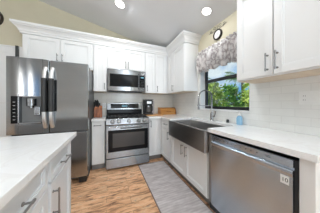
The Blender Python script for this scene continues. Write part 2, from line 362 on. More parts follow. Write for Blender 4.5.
cabinet('wall_cabinet', 'white wall cabinet with two narrow doors right of the microwave, above the coffee maker', 'cabinet', UB, .749, 1.329, ub, 2.36, WY - 2.77, [
    ('door', .76, .985, ub, ut, (.80, 1.53, .13, True)), ('door', .99, 1.27, ub, ut, (1.04, 1.53, .13, True))], group=G)
cabinet('wall_cabinet', 'white corner wall cabinet on the window wall, left of the window', 'cabinet', UR, 2.03, 2.768, ub, 2.36, WX - 1.33, [
    ('door', 2.04, 2.50, ub, ut, (2.468, 1.53, .13, True)), ('door', 2.505, 2.735, ub, ut, None)], group=G)
cabinet('wall_cabinet', 'large white two-door wall cabinet at upper right, above the dishwasher counter', 'cabinet', UR, -.02, .985, ub, 2.36, WX - 1.33, [
    ('door', .645, .975, ub + .012, ut, (.683, 1.555, .16, True)), ('door', .20, .640, ub + .012, ut, (.612, 1.555, .16, True))], group=G)
# crown moulding
prof = [(0, 2.345), (.022, 2.345), (.024, 2.372), (.034, 2.380), (.040, 2.405), (.066, 2.440), (.084, 2.450), (.086, 2.462), (.100, 2.468), (.104, 2.500), (0, 2.500)]
struct('trim_4', MB().sweep([(-1.325, WY - .001), (-1.325, 2.77), (1.33, 2.77), (1.33, 2.03), (WX - .001, 2.03)][::1], prof), WHITE)
struct('trim_5', MB().sweep([(WX - .001, .985), (1.33, .985), (1.33, -.02)][::1], [(-a, b) for a, b in prof] if False else prof), WHITE)
# ================================================================ base cabinets
BB = FB(2.51); BR = FR(1.05); bz = .874
G = 'white base cabinets'
cabinet('base_cabinet', 'narrow white base cabinet between refrigerator and range', 'cabinet', BB, -.286, -.066, .10, bz, WY - 2.51, [('door', -.28, -.075, .11, .865, (-.19, .80, .13, False))], toe=True, group=G)
cabinet('base_cabinet', 'narrow white base cabinet just right of the range', 'cabinet', BB, .748, 1.049, .10, bz, WY - 2.51, [('door', .76, 1.0, .11, .865, (.80, .77, .14, True))], toe=True, group=G)
cabinet('base_cabinet', 'white base cabinet with drawer and door between corner and farmhouse sink', 'cabinet', BR, 2.026, 2.509, .10, bz, WX - 1.056, [
    ('drawer', 2.06, 2.47, .70, .865, (2.24, .785, .15, False)), ('door', 2.06, 2.47, .11, .69, (2.115, .59, .15, True))], toe=True, group=G)
cabinet('base_cabinet', 'white two-door base cabinet under the farmhouse sink', 'cabinet', BR, 1.108, 2.022, .10, .628, WX - 1.056, [
    ('door', 1.58, 2.01, .11, .62, (1.635, .50, .15, True)), ('door', 1.12, 1.575, .11, .62, (1.535, .50, .15, True))], toe=True, group=G)
cabinet('end_panel', 'white end panel under the counter right of the dishwasher', 'panel', FR(1.045), .318, .384, 0, bz, WX - 1.051, [])
# ---------------------------------------------------------------- worktops
m = MB(); m.box(.746, 1.018, 2.462, WY - .013, .875, .914); m.box(1.018, WX - .013, 2.025, WY - .013, .875, .914)
m.box(1.45, WX - .013, 1.105, 2.025, .875, .914); m.box(1.018, WX - .013, .303, 1.105, .875, .914)
bmesh.ops.remove_doubles(m.bm, verts=m.bm.verts, dist=.0001)
tag(obj('countertop', m, QUARTZ), 'white quartz worktop running around the corner under the window', 'countertop')
tag(obj('countertop', MB().box(-.286, -.060, 2.462, WY - .013, .875, .914), QUARTZ, None, .002), 'short white worktop between refrigerator and range', 'countertop')
# ---------------------------------------------------------------- island
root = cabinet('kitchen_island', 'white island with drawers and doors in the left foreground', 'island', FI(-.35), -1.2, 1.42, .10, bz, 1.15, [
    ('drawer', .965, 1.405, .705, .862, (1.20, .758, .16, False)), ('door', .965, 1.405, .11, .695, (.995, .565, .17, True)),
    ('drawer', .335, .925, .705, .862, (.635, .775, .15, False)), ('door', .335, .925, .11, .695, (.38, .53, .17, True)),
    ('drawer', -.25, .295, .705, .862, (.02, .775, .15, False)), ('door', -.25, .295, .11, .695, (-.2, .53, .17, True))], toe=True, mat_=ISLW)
tag(obj('countertop', MB().box(-1.6, -.295, -1.25, 1.452, .875, .914), QUARTZ, None, .003), 'large white quartz island worktop in the left foreground', 'countertop')

# ================================================================ refrigerator
fr = thing('refrigerator', 'stainless french-door refrigerator with water dispenser at the left', 'refrigerator', (-.74, 2.6, 0))
FF = FB(2.25)                      # door back plane; door fronts at Y 2.17
xl, xm, xr = -1.19, -.760, -.292
obj('body', MB().box(xl + .005, xr - .005, 2.255, 3.0, .05, 1.775), DGREY, fr, .004)
def curved_door(x0, x1, z0_, z1_, hole=None):
    m = MB(); 
    def slab(a, b, c, d): m.fbox(FF, a, b, c, d, 0, .08)
    if hole:
        hx0, hx1, hz0, hz1 = hole
        slab(x0, hx0, z0_, z1_); slab(hx1, x1, z0_, z1_); slab(hx0, hx1, z0_, hz0); slab(hx0, hx1, hz1, z1_)
        m.fbox(FF, hx0, hx1, hz0, hz1, 0, .02)
        bmesh.ops.remove_doubles(m.bm, verts=m.bm.verts, dist=.0001)
    else: slab(x0, x1, z0_, z1_)
    return m
hole = (-1.078, -.832, .925, 1.285)
ld = obj('door', curved_door(xl, xm - .003, .79, 1.785, hole), STEELF, fr, .004)
rd = obj('door', curved_door(xm + .003, xr, .79, 1.785), STEELF, fr, .010)
fz = obj('freezer_drawer', curved_door(xl, xr - .01, .10, .775), STEELF, fr, .012)
m = MB(); m.fbox(FF, xl + .02, xr - .03, .752, .770, .08, .10); obj('drawer_lip', m, STEELF, fz, .004)
for px in (-.37, -1.1): obj('foot', MB().box(px - .05, px + .05, 2.20, 2.30, 0, .10), BLACK, fr, .01)
# dispenser on the left door
m = MB(); hx0, hx1, hz0, hz1 = hole; q = .012
for a, b, c, d in ((hx0, hx1, hz1 - q, hz1), (hx0, hx1, hz0, hz0 + q * 1.6), (hx0, hx0 + q, hz0, hz1), (hx1 - q, hx1, hz0, hz1)): m.fbox(FF, a, b, c, d, .02, .086)
obj('dispenser_frame', m, STEEL, ld, .002)
m = MB(); m.fbox(FF, -1.145, -1.082, .935, 1.285, .078, .084); obj('control_panel', m, BLACKG, ld, .002)
for i in range(6): obj('panel_marking', MB().fbox(FF, -1.125, -1.103, .98 + i * .045, .986 + i * .045, .084, .0845), LGREY, ld)
m = MB(); m.fbox(FF, hx0 + .012, hx1 - .012, hz0 + .02, hz1 - .012, .02, .024); obj('dispenser_cavity', m, CAVITY, ld)
m = MB(); m.cyl(FF(-.955, 1.16, .055), FF(-.955, 1.255, .055), .052, 20); m.cyl(FF(-.955, 1.13, .055), FF(-.955, 1.165, .055), .025, 16); obj('water_nozzle', m, STEEL, ld, smooth=True)
m = MB(); m.fbox(FF, -.935, -.875, 1.03, 1.15, .03, .05); m.fbox(FF, -.925, -.885, 1.045, 1.06, .05, .06); obj('dispenser_paddle', m, STEEL, ld, .004)
# handles: steel bars with black grips
for hx, d in ((-.797, ld), (-.723, rd)):
    pts = []
    for i in range(13):
        t_ = i / 12; z_ = .865 + t_ * .81; w_ = .08 + .055 * math.sin(math.pi * min(1, max(0, t_))) ** .35 if 0 < t_ < 1 else .08
        pts.append(FF(hx, z_, w_))
    m = MB(); m.tube(pts, [.024] * 13, 12); obj('handle', m, HSTEEL, d, smooth=True)
    m = MB(); m.tube([FF(hx, 1.08 + .445 * i / 6, .133) for i in range(7)], .031, 14); obj('grip', m, BLACK, d, smooth=True)

# ================================================================ range
rg = thing('gas_range', 'stainless steel range with black cooktop between the base cabinets', 'range', (.345, 2.75, 0))
RX0, RX1 = -.052, .738; RF = FB(2.42)
obj('body', MB().box(RX0, RX1, 2.42, 3.06, .03, .895), DGREY, rg, .003)
for px in (RX0 + .05, RX1 - .05):
    obj('foot', MB().cyl((px, 2.5, 0), (px, 2.5, .03), .02), BLACK, rg)
obj('cooktop', MB().box(RX0, RX1, 2.44, 3.0, .895, .918), BLACKG, rg, .004)
cp = obj('control_panel', MB().prism([(RX0, 2.385, .800), (RX0, 2.375, .815), (RX0, 2.405, .912), (RX0, 2.44, .918), (RX0, 2.44, .800)], (RX1 - RX0, 0, 0)), STEEL, rg, .003)
nv = Vector((0, -.955, .295)).normalized()
for kx in (.055, .165, .345, .525, .630):
    c = Vector((kx, 2.390, .862)); m = MB(); m.lathe(c, [(.027, 0), (.027, .006), (.0215, .009), (.020, .036), (.017, .040), (0, .040)], nv, 20); kb = obj('knob', m, NICKEL, cp, smooth=True)
    m = MB(); m.lathe(c, [(.034, -.002), (.034, .004)], nv, 20); obj('knob_ring', m, BLACK, cp)
od = obj('oven_door', MB().fbox(RF, RX0 + .002, RX1 - .002, .215, .792, .0, .035), STEEL, rg, .004)
obj('oven_window', MB().fbox(RF, RX0 + .035, RX1 - .03, .325, .712, .035, .039), BLACKG, od, .004)
obj('window_screen', MB().fbox(RF, RX0 + .11, RX1 - .10, .40, .655, .039, .0395), WSCR, od)
obj('black_strip', MB().fbox(RF, .19, .60, .728, .750, .035, .038), BLACK, od)  # thin black strip on the door face, below the handle
m = MB(); m.cyl(RF(RX0 + .035, .776, .080), RF(RX1 - .035, .776, .080), .010, 14)
for px in (RX0 + .06, RX1 - .06): m.fbox(RF, px - .012, px + .012, .755, .775, .03, .085)
obj('oven_handle', m, STEEL, od, smooth=True)
wd = obj('warming_drawer', MB().fbox(RF, RX0 + .002, RX1 - .002, .035, .200, .0, .035), STEEL, rg, .005)
# grates: three cast-iron grates with burners
for gi, (a, b) in enumerate(((RX0 + .03, .19), (.20, .485), (.495, RX1 - .03))):
    m = MB(); za, zb = .935, .947
    for yy in (2.50, 2.60, 2.72, 2.84, 2.94): m.box(a, b, yy - .006, yy + .006, za, zb)
    for k in range(4): xx = a + .006 + (b - a - .012) * k / 3; m.box(xx - .006, xx + .006, 2.50, 2.94, za, zb)
    for xx in (a + .006, b - .006):
        for yy in (2.50, 2.94): m.box(xx - .006, xx + .006, yy - .006, yy + .006, .917, za)
    obj('grate', m, IRON, rg)
for bx, by in ((.07, 2.60), (.07, 2.84), (.345, 2.72), (.61, 2.60), (.61, 2.84)):
    obj('burner', MB().lathe((bx, by, .9175), [(.05, 0), (.05, .006), (.035, .008), (.035, .014), (0, .015)]), IRON, rg, smooth=True)
bgp = obj('backguard', MB().prism([(RX0, 3.06, .895), (RX0, 3.0, .895), (RX0, 2.995, 1.045), (RX0, 2.985, 1.055), (RX0, 3.0, 1.205), (RX0, 3.06, 1.205)], (RX1 - RX0, 0, 0)), STEEL, rg, .005)
m = MB(); m.prism([(RX0 + .085, 2.984, 1.080), (RX0 + .085, 2.994, 1.182), (RX0 + .085, 3.004, 1.182), (RX0 + .085, 2.994, 1.080)], (RX1 - RX0 - .17, 0, 0)); dp = obj('display_panel', m, BLACKG, bgp)
m = MB(); m.prism([(.27, 2.9840, 1.115), (.27, 2.9885, 1.155), (.27, 2.991, 1.155), (.27, 2.987, 1.115)], (.12, 0, 0)); obj('clock_display', m, DISPLAY, bgp)
obj('lower_guard', MB().box(RX0 + .003, RX1 - .003, 2.984, 2.997, .919, 1.045), BLACKG, bgp)
# ================================================================ microwave
mw = thing('microwave', 'stainless over-the-range microwave with black glass door', 'microwave', (.345, 2.9, 1.445))
MX0, MX1 = -.036, .744
obj('body', MB().box(MX0, MX1, 2.72, WY - .013, 1.45, 1.874), DGREY, mw, .003)
def bow(z0_, z1_, x0, x1, dep, n_=10, back=2.72):
    m = MB(); pts = []
    for i in range(n_ + 1):
        t_ = i / n_; x = x0 + (x1 - x0) * t_; g = (x - MX0) / (MX1 - MX0); pts.append((x, 2.70 - dep - .022 * math.sin(math.pi * g), z0_))
    pts += [(x1, back, z0_), (x0, back, z0_)]
    return m.prism(pts, (0, 0, z1_ - z0_))
dr = obj('door', bow(1.450, 1.884, MX0, .600, .0), STEEL, mw, .004)
obj('door_glass', bow(1.535, 1.79, MX0 + .05, .580, .004, back=2.71), BLACKG, dr)
cpn = obj('control_panel', bow(1.450, 1.884, .604, MX1, .0), STEEL, mw, .004)
obj('keypad', bow(1.535, 1.79, .608, MX1 - .02, .004, back=2.71), BLACKG, cpn)
obj('display', bow(1.735, 1.765, .635, .705, .0055, 4, back=2.71), DISPLAY, cpn)
for i in range(5):
    for j in range(3):
        xx = .635 + j * .026; zz = 1.55 + i * .033; obj('keypad_button', MB().lathe((xx + .009, 2.692, zz), [(.006, 0), (.006, .013)], (0, -1, 0), 8), DGREY, cpn)
m = MB(); m.cyl((.590, 2.664, 1.50), (.590, 2.664, 1.83), .006, 12)
for zz in (1.52, 1.81): m.cyl((.590, 2.664, zz), (.590, 2.70, zz), .007, 10)
obj('handle', m, STEEL, dr, smooth=True)
m = MB(); m.box(MX0 + .03, MX1 - .03, 2.74, 3.05, 1.442, 1.452); obj('vent_grille', m, BLACK, mw)

# ================================================================ dishwasher
dw = thing('dishwasher', 'stainless steel dishwasher under the counter at lower right', 'dishwasher', (1.3, .7, 0))
DF = FR(1.045); D0, D1 = .402, 1.05
obj('body', MB().box(1.046, 1.60, .386, 1.102, .03, .845), BLACK, dw)
obj('toe_panel', MB().box(1.08, 1.11, .387, 1.10, 0, .10), BLACK, dw)
# front door panel with a rolled pocket handle at the top
m = MB(); sec = [(.0, .105), (.022, .105), (.026, .12), (.026, .745), (.030, .765), (.030, .778), (.024, .786), (.008, .782), (.006, .80), (0, .80)]
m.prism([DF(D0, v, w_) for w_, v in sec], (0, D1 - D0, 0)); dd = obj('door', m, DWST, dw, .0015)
obj('control_strip', MB().fbox(DF, D0, D1, .80, .848, 0, .024), DWST, dd, .003)
for i in range(10): obj('control_button', MB().lathe(DF(.60 + i * .042, .824, .0235), [(.0045, 0), (.0045, .0015)], (-1, 0, 0), 10), BLACK, dd)
obj('left_edge_strip', MB().fbox(DF, D1 + .004, D1 + .05, .105, .848, -.01, .012), STEELD, dw, .003)
def text(body, size, F, u, v, w_, m_, parent, ux, name):
    cu = bpy.data.curves.new(name, 'FONT'); cu.body = body; cu.size = size; cu.extrude = .0003; cu.align_x = 'CENTER'; cu.align_y = 'CENTER'
    t = bpy.data.objects.new(name, cu); C.objects.link(t); dg = bpy.context.evaluated_depsgraph_get()
    me = bpy.data.meshes.new_from_object(t.evaluated_get(dg)); bpy.data.objects.remove(t)
    nrm = (F(0, 0, 1) - F(0, 0, 0)); R = Matrix((ux, Z, nrm)).transposed().to_4x4(); R.translation = F(u, v, w_) - wloc(parent)
    me.transform(R); me.materials.append(m_); o = bpy.data.objects.new(name, me); C.objects.link(o); o.parent = parent; o['wl'] = parent['wl']; return o
st = obj('sticker', MB().fbox(DF, .418, .460, .688, .740, .0262, .0275), WPLAS, dd)
text('10', .034, DF, .438, .713, .0278, BLACK, st, Vector((0, -1, 0)), 'sticker_print')

text('LG', .022, DF, .53, .824,   .0243, BLACK, dd, Vector((0, -1, 0)), 'maker_mark')
# ================================================================ farmhouse sink
sk = thing('farmhouse_sink', 'dark stainless apron-front farmhouse sink below the window', 'sink', (1.2, 1.575, .63))
S0, S1 = 1.108, 2.022
m = MB(); m.box(.980, .998, S0, S1, .632, .888); ap = obj('apron', m, STEELD, sk, .008, seg=3)
m = MB(); a, b, c, d = .998, 1.447, S0, S1; ia, ib, ic, id_ = 1.01, 1.425, S0 + .035, S1 - .035; zt, zb = .888, .66
m.poly([(a, c, zt), (b, c, zt), (b, d, zt), (a, d, zt), (ia, ic, zt), (ib, ic, zt), (ib, id_, zt), (ia, id_, zt),
        (ia + .01, ic + .01, zb), (ib - .01, ic + .01, zb), (ib - .01, id_ - .01, zb), (ia + .01, id_ - .01, zb),
        (a, c, .640), (b, c, .640), (b, d, .640), (a, d, .640)],
       [(0, 1, 5, 4), (1, 2, 6, 5), (2, 3, 7, 6), (3, 0, 4, 7), (4, 5, 9, 8), (5, 6, 10, 9), (6, 7, 11, 10), (7, 4, 8, 11), (8, 9, 10, 11), (0, 12, 13, 1), (1, 13, 14, 2), (2, 14, 15, 3), (3, 15, 12, 0), (12, 15, 14, 13)])
obj('basin', m, SINKST, sk, .006, seg=3)
obj('drain', MB().lathe((1.22, 1.575, .6602), [(.045, 0), (.045, .003), (.03, .003), (.028, .001), (0, .001)]), CHROME, sk, smooth=True)
# faucet
fx, fy = 1.565, 1.60
fc = thing('spring_faucet', 'tall chrome spring-neck faucet standing behind the sink', 'faucet', (fx, fy, .914))
m = MB(); m.lathe((fx, fy, .914), [(.030, 0), (.030, .006), (.024, .012), (.022, .11), (.018, .13), (.014, .14)]); m.cyl((fx, fy, 1.03), (fx, fy, 1.20), .011)
obj('base', m, CHROME, fc, smooth=True)
m = MB(); m.cyl((fx, fy, .975), (fx, fy - .05, .985), .013); m.tube([(fx, fy - .05, .985), (fx - .01, fy - .08, 1.02), (fx - .01, fy - .085, 1.07)], [.007, .006, .005]); obj('lever', m, CHROME, fc, smooth=True)
arc = []; dirx, diry = -.88, .47   # neck swings out over the basin
for i in range(25):
    a = math.pi * i / 24; arc.append(Vector((fx + dirx * .105 * (1 - math.cos(a)), fy + diry * .105 * (1 - math.cos(a)), 1.29 + .115 * math.sin(a))))
arc = [Vector((fx, fy, 1.16 + .0135 * i)) for i in range(10)] + arc + [arc[-1] + Vector((0, 0, -.015 * i)) for i in range(1, 6)]
m = MB(); m.tube(arc, .006, 8); hs = obj('hose', m, CHROME, fc, smooth=True)
# spring coil around the hose
m = MB(); coil = []; turns = 46; npt = turns * 8
for k in range(npt + 1):
    t_ = k / npt * (len(arc) - 1); i = min(int(t_), len(arc) - 2); f_ = t_ - i; p = arc[i].lerp(arc[i + 1], f_); tg = (arc[i + 1] - arc[i]).normalized()
    s1 = Vector((diry, -dirx, 0)); s2 = tg.cross(s1); an = 2 * math.pi * k / 8; coil.append(p + (s1 * math.cos(an) + s2 * math.sin(an)) * .0115)
m.tube(coil, .0024, 5); obj('spring', m, CHROME, fc, smooth=True)
e = arc[-1]; m = MB(); m.lathe(e + Vector((0, 0, -.125)), [(.018, 0), (.020, .02), (.016, .09), (.013, .125)]); sh = obj('spray_head', m, [STEELD], fc, smooth=True)
m = MB(); pz = e.z - .06; m.cyl((fx, fy, pz), (e.x, e.y, pz), .005); m.lathe((e.x, e.y, pz - .008), [(.024, 0), (.024, .016)]); obj('holder_arm', m, CHROME, fc, smooth=True)
# soap pump set in the counter
pp = thing('air_gap_cap', 'small black and chrome cap on the counter beside the faucet', 'cap', (1.575, 1.31, .914))
obj('base_ring', MB().lathe((1.575, 1.31, .914), [(.024, 0), (.024, .005), (.019, .008)]), CHROME, pp, smooth=True)
obj('cap', MB().lathe((1.575, 1.31, .921), [(.018, 0), (.019, .03), (.016, .04), (0, .043)]), mat('dark_cap', (.06, .06, .06), .3, .6), pp, smooth=True)
# blue soap bottle
bx, by = 1.575, 1.135
sb = thing('soap_bottle', 'clear blue hand-soap bottle with white pump on the counter', 'bottle', (bx, by, .914))
m = MB(); pts = []
for t_, rx, ry in ((0, .030, .024), (.004, .034, .027), (.085, .034, .027), (.105, .026, .021), (.115, .013, .012), (.122, .013, .012)):
    pts.append((t_, rx, ry))
vs = []; sg = 20
for t_, rx, ry in pts:
    for k in range(sg):
        a = 2 * math.pi * k / sg; ca, sa = math.cos(a), math.sin(a); vs.append(Vector((bx + ry * math.copysign(abs(ca) ** .7, ca), by + rx * math.copysign(abs(sa) ** .7, sa), .9145 + t_)))
m.poly(vs, [(j * sg + k, j * sg + (k + 1) % sg, (j + 1) * sg + (k + 1) % sg, (j + 1) * sg + k) for j in range(len(pts) - 1) for k in range(sg)] + [tuple(range(sg)), tuple(range((len(pts) - 1) * sg, len(pts) * sg))])
obj('bottle_body', m, BLUES, sb, smooth=True)
m = MB(); m.lathe((bx, by, 1.034), [(.015, 0), (.015, .016), (.006, .02), (.005, .045), (.012, .047), (.012, .056), (0, .058)]); m.tube([(bx, by, 1.086), (bx - .02, by + .02, 1.086), (bx - .03, by + .03, 1.078)], .005); obj('pump', m, WPLAS, sb, smooth=True)

# ================================================================ counter objects on the back wall
# knife block
kb = thing('knife_block', 'reddish-brown wooden block with black handles left of the range', 'knife block', (-.20, 2.83, .914))
obj('block', MB().prism([(-.278, 2.76, .9145), (-.278, 2.76, 1.08), (-.278, 2.81, 1.15), (-.278, 2.90, 1.12), (-.278, 2.90, .9145)], (.148, 0, 0)), CHERRY, kb, .006)
obj('front_step', MB().box(-.215, -.125, 2.725, 2.765, .9145, 1.00), CHERRY, kb, .005)
for i, (kx, ky, kh) in enumerate(((-.265, 2.79, 1.225), (-.232, 2.80, 1.245), (-.200, 2.79, 1.235), (-.255, 2.84, 1.26), (-.215, 2.845, 1.265), (-.175, 2.83, 1.20))):
    zb_ = 1.08 + (ky - 2.76) * 1.4 if ky < 2.81 else 1.14
    m = MB(); m.tube([(kx, ky, zb_ - .01), (kx, ky - .012, (zb_ + kh) / 2), (kx - .002, ky - .02, kh)], [.011, .013, .014], 8); obj('knife_handle', m, BLACK, kb, smooth=True)
# coffee maker
cx, cy_ = .875, 2.95
cmk = thing('coffee_maker', 'black and silver drip coffee maker in front of the back tiles', 'coffee maker', (cx, cy_, .914))
obj('base', MB().box(cx - .095, cx + .095, cy_ - .11, cy_ + .11, .930, .965), BLACK, cmk, .01)
obj('tower', MB().box(cx - .09, cx + .09, cy_ + .02, cy_ + .11, .965, 1.26), BLACK, cmk, .01)
obj('brew_head', MB().box(cx - .095, cx + .095, cy_ - .11, cy_ + .11, 1.175, 1.265), BLACK, cmk, .02, seg=3)
obj('steel_band', MB().box(cx - .055, cx + .055, cy_ - .1125, cy_ - .108, 1.185, 1.245), HSTEEL, cmk, .002)
obj('lid', MB().box(cx - .10, cx + .10, cy_ - .115, cy_ + .11, 1.266, 1.285), BLACK, cmk, .006)
cf = obj('carafe', MB().lathe((cx, cy_ - .045, .966), [(.045, 0), (.066, .02), (.070, .08), (.055, .14), (.048, .16)]), CARAFE, cmk, smooth=True)
obj('carafe_band', MB().lathe((cx, cy_ - .045, 1.115), [(.056, 0), (.051, .02), (.051, .03), (0, .03)]), STEEL, cf, smooth=True)
m = MB(); m.tube([(cx + .045, cy_ - .09, 1.13), (cx + .075, cy_ - .125, 1.12), (cx + .08, cy_ - .13, 1.04), (cx + .055, cy_ - .105, 1.01)], .008); obj('carafe_handle', m, BLACK, cf, smooth=True)
m = MB(); m.box(cx + .102, cx + .155, cy_ - .03, cy_ + .10, .930, 1.25); obj('water_tank', m, SMOKE, cmk, .01)
obj('tank_bracket', MB().box(cx + .09, cx + .107, cy_ + .0, cy_ + .09, .95, 1.2), BLACK, cmk)
# cutting board under it
m = MB(); m.box(.785, 1.168, 2.66, 3.06, .9145, .930); 
tag(obj('cutting_board', m, BOARD, None, .005), 'orange-brown wooden board lying under the coffee maker', 'cutting board')
# bread box: roll-top
bb = thing('bread_box', 'honey-coloured wooden roll-top bread box in the counter corner', 'bread box', (1.40, 2.96, .914))
BX0, BX1, BY0, BY1 = 1.175, 1.60, 2.86, 3.06
prof_s = [(BY0, .9145), (BY0, .955)] + [(BY0 + .10 - .10 * math.cos(a) * 1.0, .975 + .11 * math.sin(a)) for a in [math.pi / 2 * k / 8 for k in range(1, 9)]] + [(BY1, 1.085), (BY1, .9145)]
for xx in (BX0, BX1 - .014): obj('side_panel', MB().prism([(xx, y - (.004 if y < BY1 else 0), z_ + (.004 if z_ > .92 else 0)) for y, z_ in prof_s], (.014, 0, 0)), CHERRY if xx > 1.3 else BREADW, bb, .002)
obj('back_panel', MB().box(BX0 + .014, BX1 - .014, BY1 - .01, BY1, .9145, 1.083), BREADW, bb)
obj('bottom_rail', MB().box(BX0 + .014, BX1 - .014, BY0, BY1 - .01, .9145, .950), BREADW, bb, .002)
m = MB(); arcp = prof_s[1:-1]
for i in range(len(arcp) - 1):
    (ya, za), (yb, zb) = arcp[i], arcp[i + 1]
    m.prism([(BX0 + .014, ya, za + .001), (BX0 + .014, yb, zb - .001), (BX0 + .014, yb + .008, zb - .004), (BX0 + .014, ya + .010, za)], (BX1 - BX0 - .028, 0, 0))
rt = obj('roll_top', m, BREADW, bb)
m = MB(); m.cyl((1.33, BY0 - .006, .985), (1.45, BY0 - .006, .985), .006); m.box(1.34, 1.35, BY0 - .006, BY0 + .008, .981, .989); m.box(1.43, 1.44, BY0 - .006, BY0 + .008, .981, .989); obj('pull', m, CHERRY, rt)
# outlets
def plate(F, u, v, wdt, hgt, label, kinds):
    root = thing('outlet_plate', label, 'outlet', F(u, v, 0))
    obj('cover', MB().fbox(F, u - wdt / 2, u + wdt / 2, v - hgt / 2, v + hgt / 2, 0, .006), WPLAS, root, .002)
    for du, k in kinds:
        if k == 'switch': obj('rocker', MB().fbox(F, u + du - .016, u + du + .016, v - .033, v + .033, .006, .010), WPLAS, root, .002)
        else:
            r_ = obj('receptacle', MB().fbox(F, u + du - .016, u + du + .016, v - .033, v + .033, .006, .0085), WPLAS, root, .002)
            for s in (-.018, .018):
                for t_ in (-.006, .006): obj('slot', MB().fbox(F, u + du + t_ - .0012, u + du + t_ + .0012, v + s - .005, v + s + .005, .0085, .0092), BLACK, r_)
plate(FR(WX - .012), .535, 1.24, .125, .118, 'white double outlet and switch plate on right tiles', ((-.027, 'switch'), (.027, 'receptacle')))
plate(FB(WY - .012), -.10, 1.145, .075, .118, 'white outlet plate on the tiles between wooden block and range', ((0, 'receptacle'),))

# ================================================================ runner rug
rr = thing('runner_rug', 'long grey woven runner rug in front of the sink cabinets', 'rug', (.77, 1.35, 0))
obj('rug_field', MB().box(.522, 1.042, .40, 2.388, .001, .009), RUG, rr, .002)
m = MB(); m.box(.514, .524, .388, 2.40, .001, .010); m.box(1.04, 1.050, .388, 2.40, .001, .010); m.box(.514, 1.050, .388, .402, .001, .010); m.box(.514, 1.050, 2.386, 2.40, .001, .010)
obj('binding', m, RUGE, rr)

# ================================================================ valance
vx = 1.603
va = thing('window_valance', 'gathered grey and taupe patterned valance above the window', 'valance', (vx, 1.62, 2.2))
VY0, VY1 = 1.03, 1.955
m = MB(); m.cyl((vx, VY0 - .01, 2.112), (vx, VY1 + .02, 2.112), .009, 12); m.lathe((vx, VY1 + .02, 2.112), [(.009, 0), (.018, .008), (.02, .018), (.012, .03), (0, .034)], (0, 1, 0))
for yy in (VY0 + .05, VY1 - .02): m.cyl((vx, yy, 2.112), (WX - .001, yy, 2.112), .006, 8)
obj('curtain_rod', m, BLACK, va, smooth=True)
bm = bmesh.new(); NU, NV = 240, 26; grid = []
for i in range(NU + 1):
    t_ = i / NU; y = VY0 + (VY1 - VY0) * t_; col = []
    ph = t_ * 2 * math.pi * 14 + 1.2 * math.sin(t_ * 23); amp0 = .019
    bot = 1.735 + .012 * t_ + .035 * abs(math.sin(t_ * math.pi * 5 + .4)) + .008 * math.sin(ph)
    for j in range(NV + 1):
        s = j / NV; z_ = 2.162 + (bot - 2.162) * s
        pinch = math.exp(-((z_ - 2.112) / .02) ** 2)
        amp = amp0 * (1 - .5 * pinch) * (1 + .9 * s); puff = -.030 * math.sin(math.pi * min(1, s * 1.02)) * (s > .12)
        x = vx - .006 - .012 * (abs(z_ - 2.112) > .012) + puff + amp * math.sin(ph + .8 * math.sin(s * 5 + t_ * 9)) + .004 * math.sin(s * 21 + t_ * 40)
        col.append(bm.verts.new((x, y, z_)))
    grid.append(col)
for i in range(NU):
    for j in range(NV): bm.faces.new((grid[i][j], grid[i + 1][j], grid[i + 1][j + 1], grid[i][j + 1]))
mv = MB(); mv.bm.free(); mv.bm = bm; cl = obj('fabric', mv, FABRIC, va)
for p in cl.data.polygons: p.use_smooth = True
sl = cl.modifiers.new('thickness', 'SOLIDIFY'); sl.thickness = .002
# small wall clock over the window, with iron scrollwork above it
kx = WX; ky, kz, kr = 1.54, 2.305, .084
ck = thing('wall_clock', 'small round dark-rimmed clock on beige wall above the window', 'clock', (kx, ky, kz))
obj('rim', MB().lathe((kx, ky, kz), [(kr, 0), (kr, .025), (kr - .006, .032), (kr - .018, .030), (kr - .022, .016), (0, .016)], (-1, 0, 0), 32), mat('bronze_rim', (.03, .025, .02), .4, .4), ck, smooth=True)
fc_ = obj('dial', MB().lathe((kx, ky, kz), [(kr - .022, .016), (kr - .022, .0185), (0, .0185)], (-1, 0, 0), 32), WPLAS, ck)
for k in range(12):
    a = k * math.pi / 6; p = Vector((kx - .0183, ky + math.sin(a) * .050, kz + math.cos(a) * .050)); obj('hour_mark', MB().lathe(p, [(.003, 0), (.003, .002)], (-1, 0, 0), 6), BLACK, fc_)
m = MB(); m.tube([(kx - .0205, ky, kz), (kx - .0205, ky - .02, kz + .022)], .002, 6); m.tube([(kx - .0205, ky, kz), (kx - .0205, ky + .012, kz + .04)], .0015, 6); obj('clock_hands', m, BLACK, fc_)
ir = MB()
def spiral(cy0, cz0, r0, a0, turns, sgn):
    return [(WX - .012, cy0 + sgn * (r0 * (1 - k / 30)) * math.cos(a0 + turns * 2 * math.pi * k / 26), cz0 + (r0 * (1 - k / 30)) * math.sin(a0 + turns * 2 * math.pi * k / 26)) for k in range(27)]
for sg_, cc in ((1, 1.60), (-1, 1.50), (1, 1.68), (-1, 1.42)):
    ir.tube(spiral(cc, 2.425 - (.012 if cc in (1.68, 1.42) else 0), .034 if cc in (1.6, 1.5) else .026, 0, 1.3, sg_), .0028, 6)
ir.tube([(WX - .012, 1.73, 2.405), (WX - .012, 1.66, 2.392), (WX - .012, 1.55, 2.388), (WX - .012, 1.44, 2.392), (WX - .012, 1.37, 2.405)], .003, 6)
ir.tube([(WX - .012, 1.55, 2.388), (WX - .012, 1.55, 2.46)], .004, 6)
for yy in (1.66, 1.44): ir.cyl((WX - .012, yy, 2.392), (WX, yy, 2.392), .004, 6)
tag(obj('iron_scroll', ir, mat('wrought_iron', (.06, .05, .04), .5, .5), None, smooth=True), 'wrought-iron scroll ornament on the wall just above the small clock', 'wall ornament')
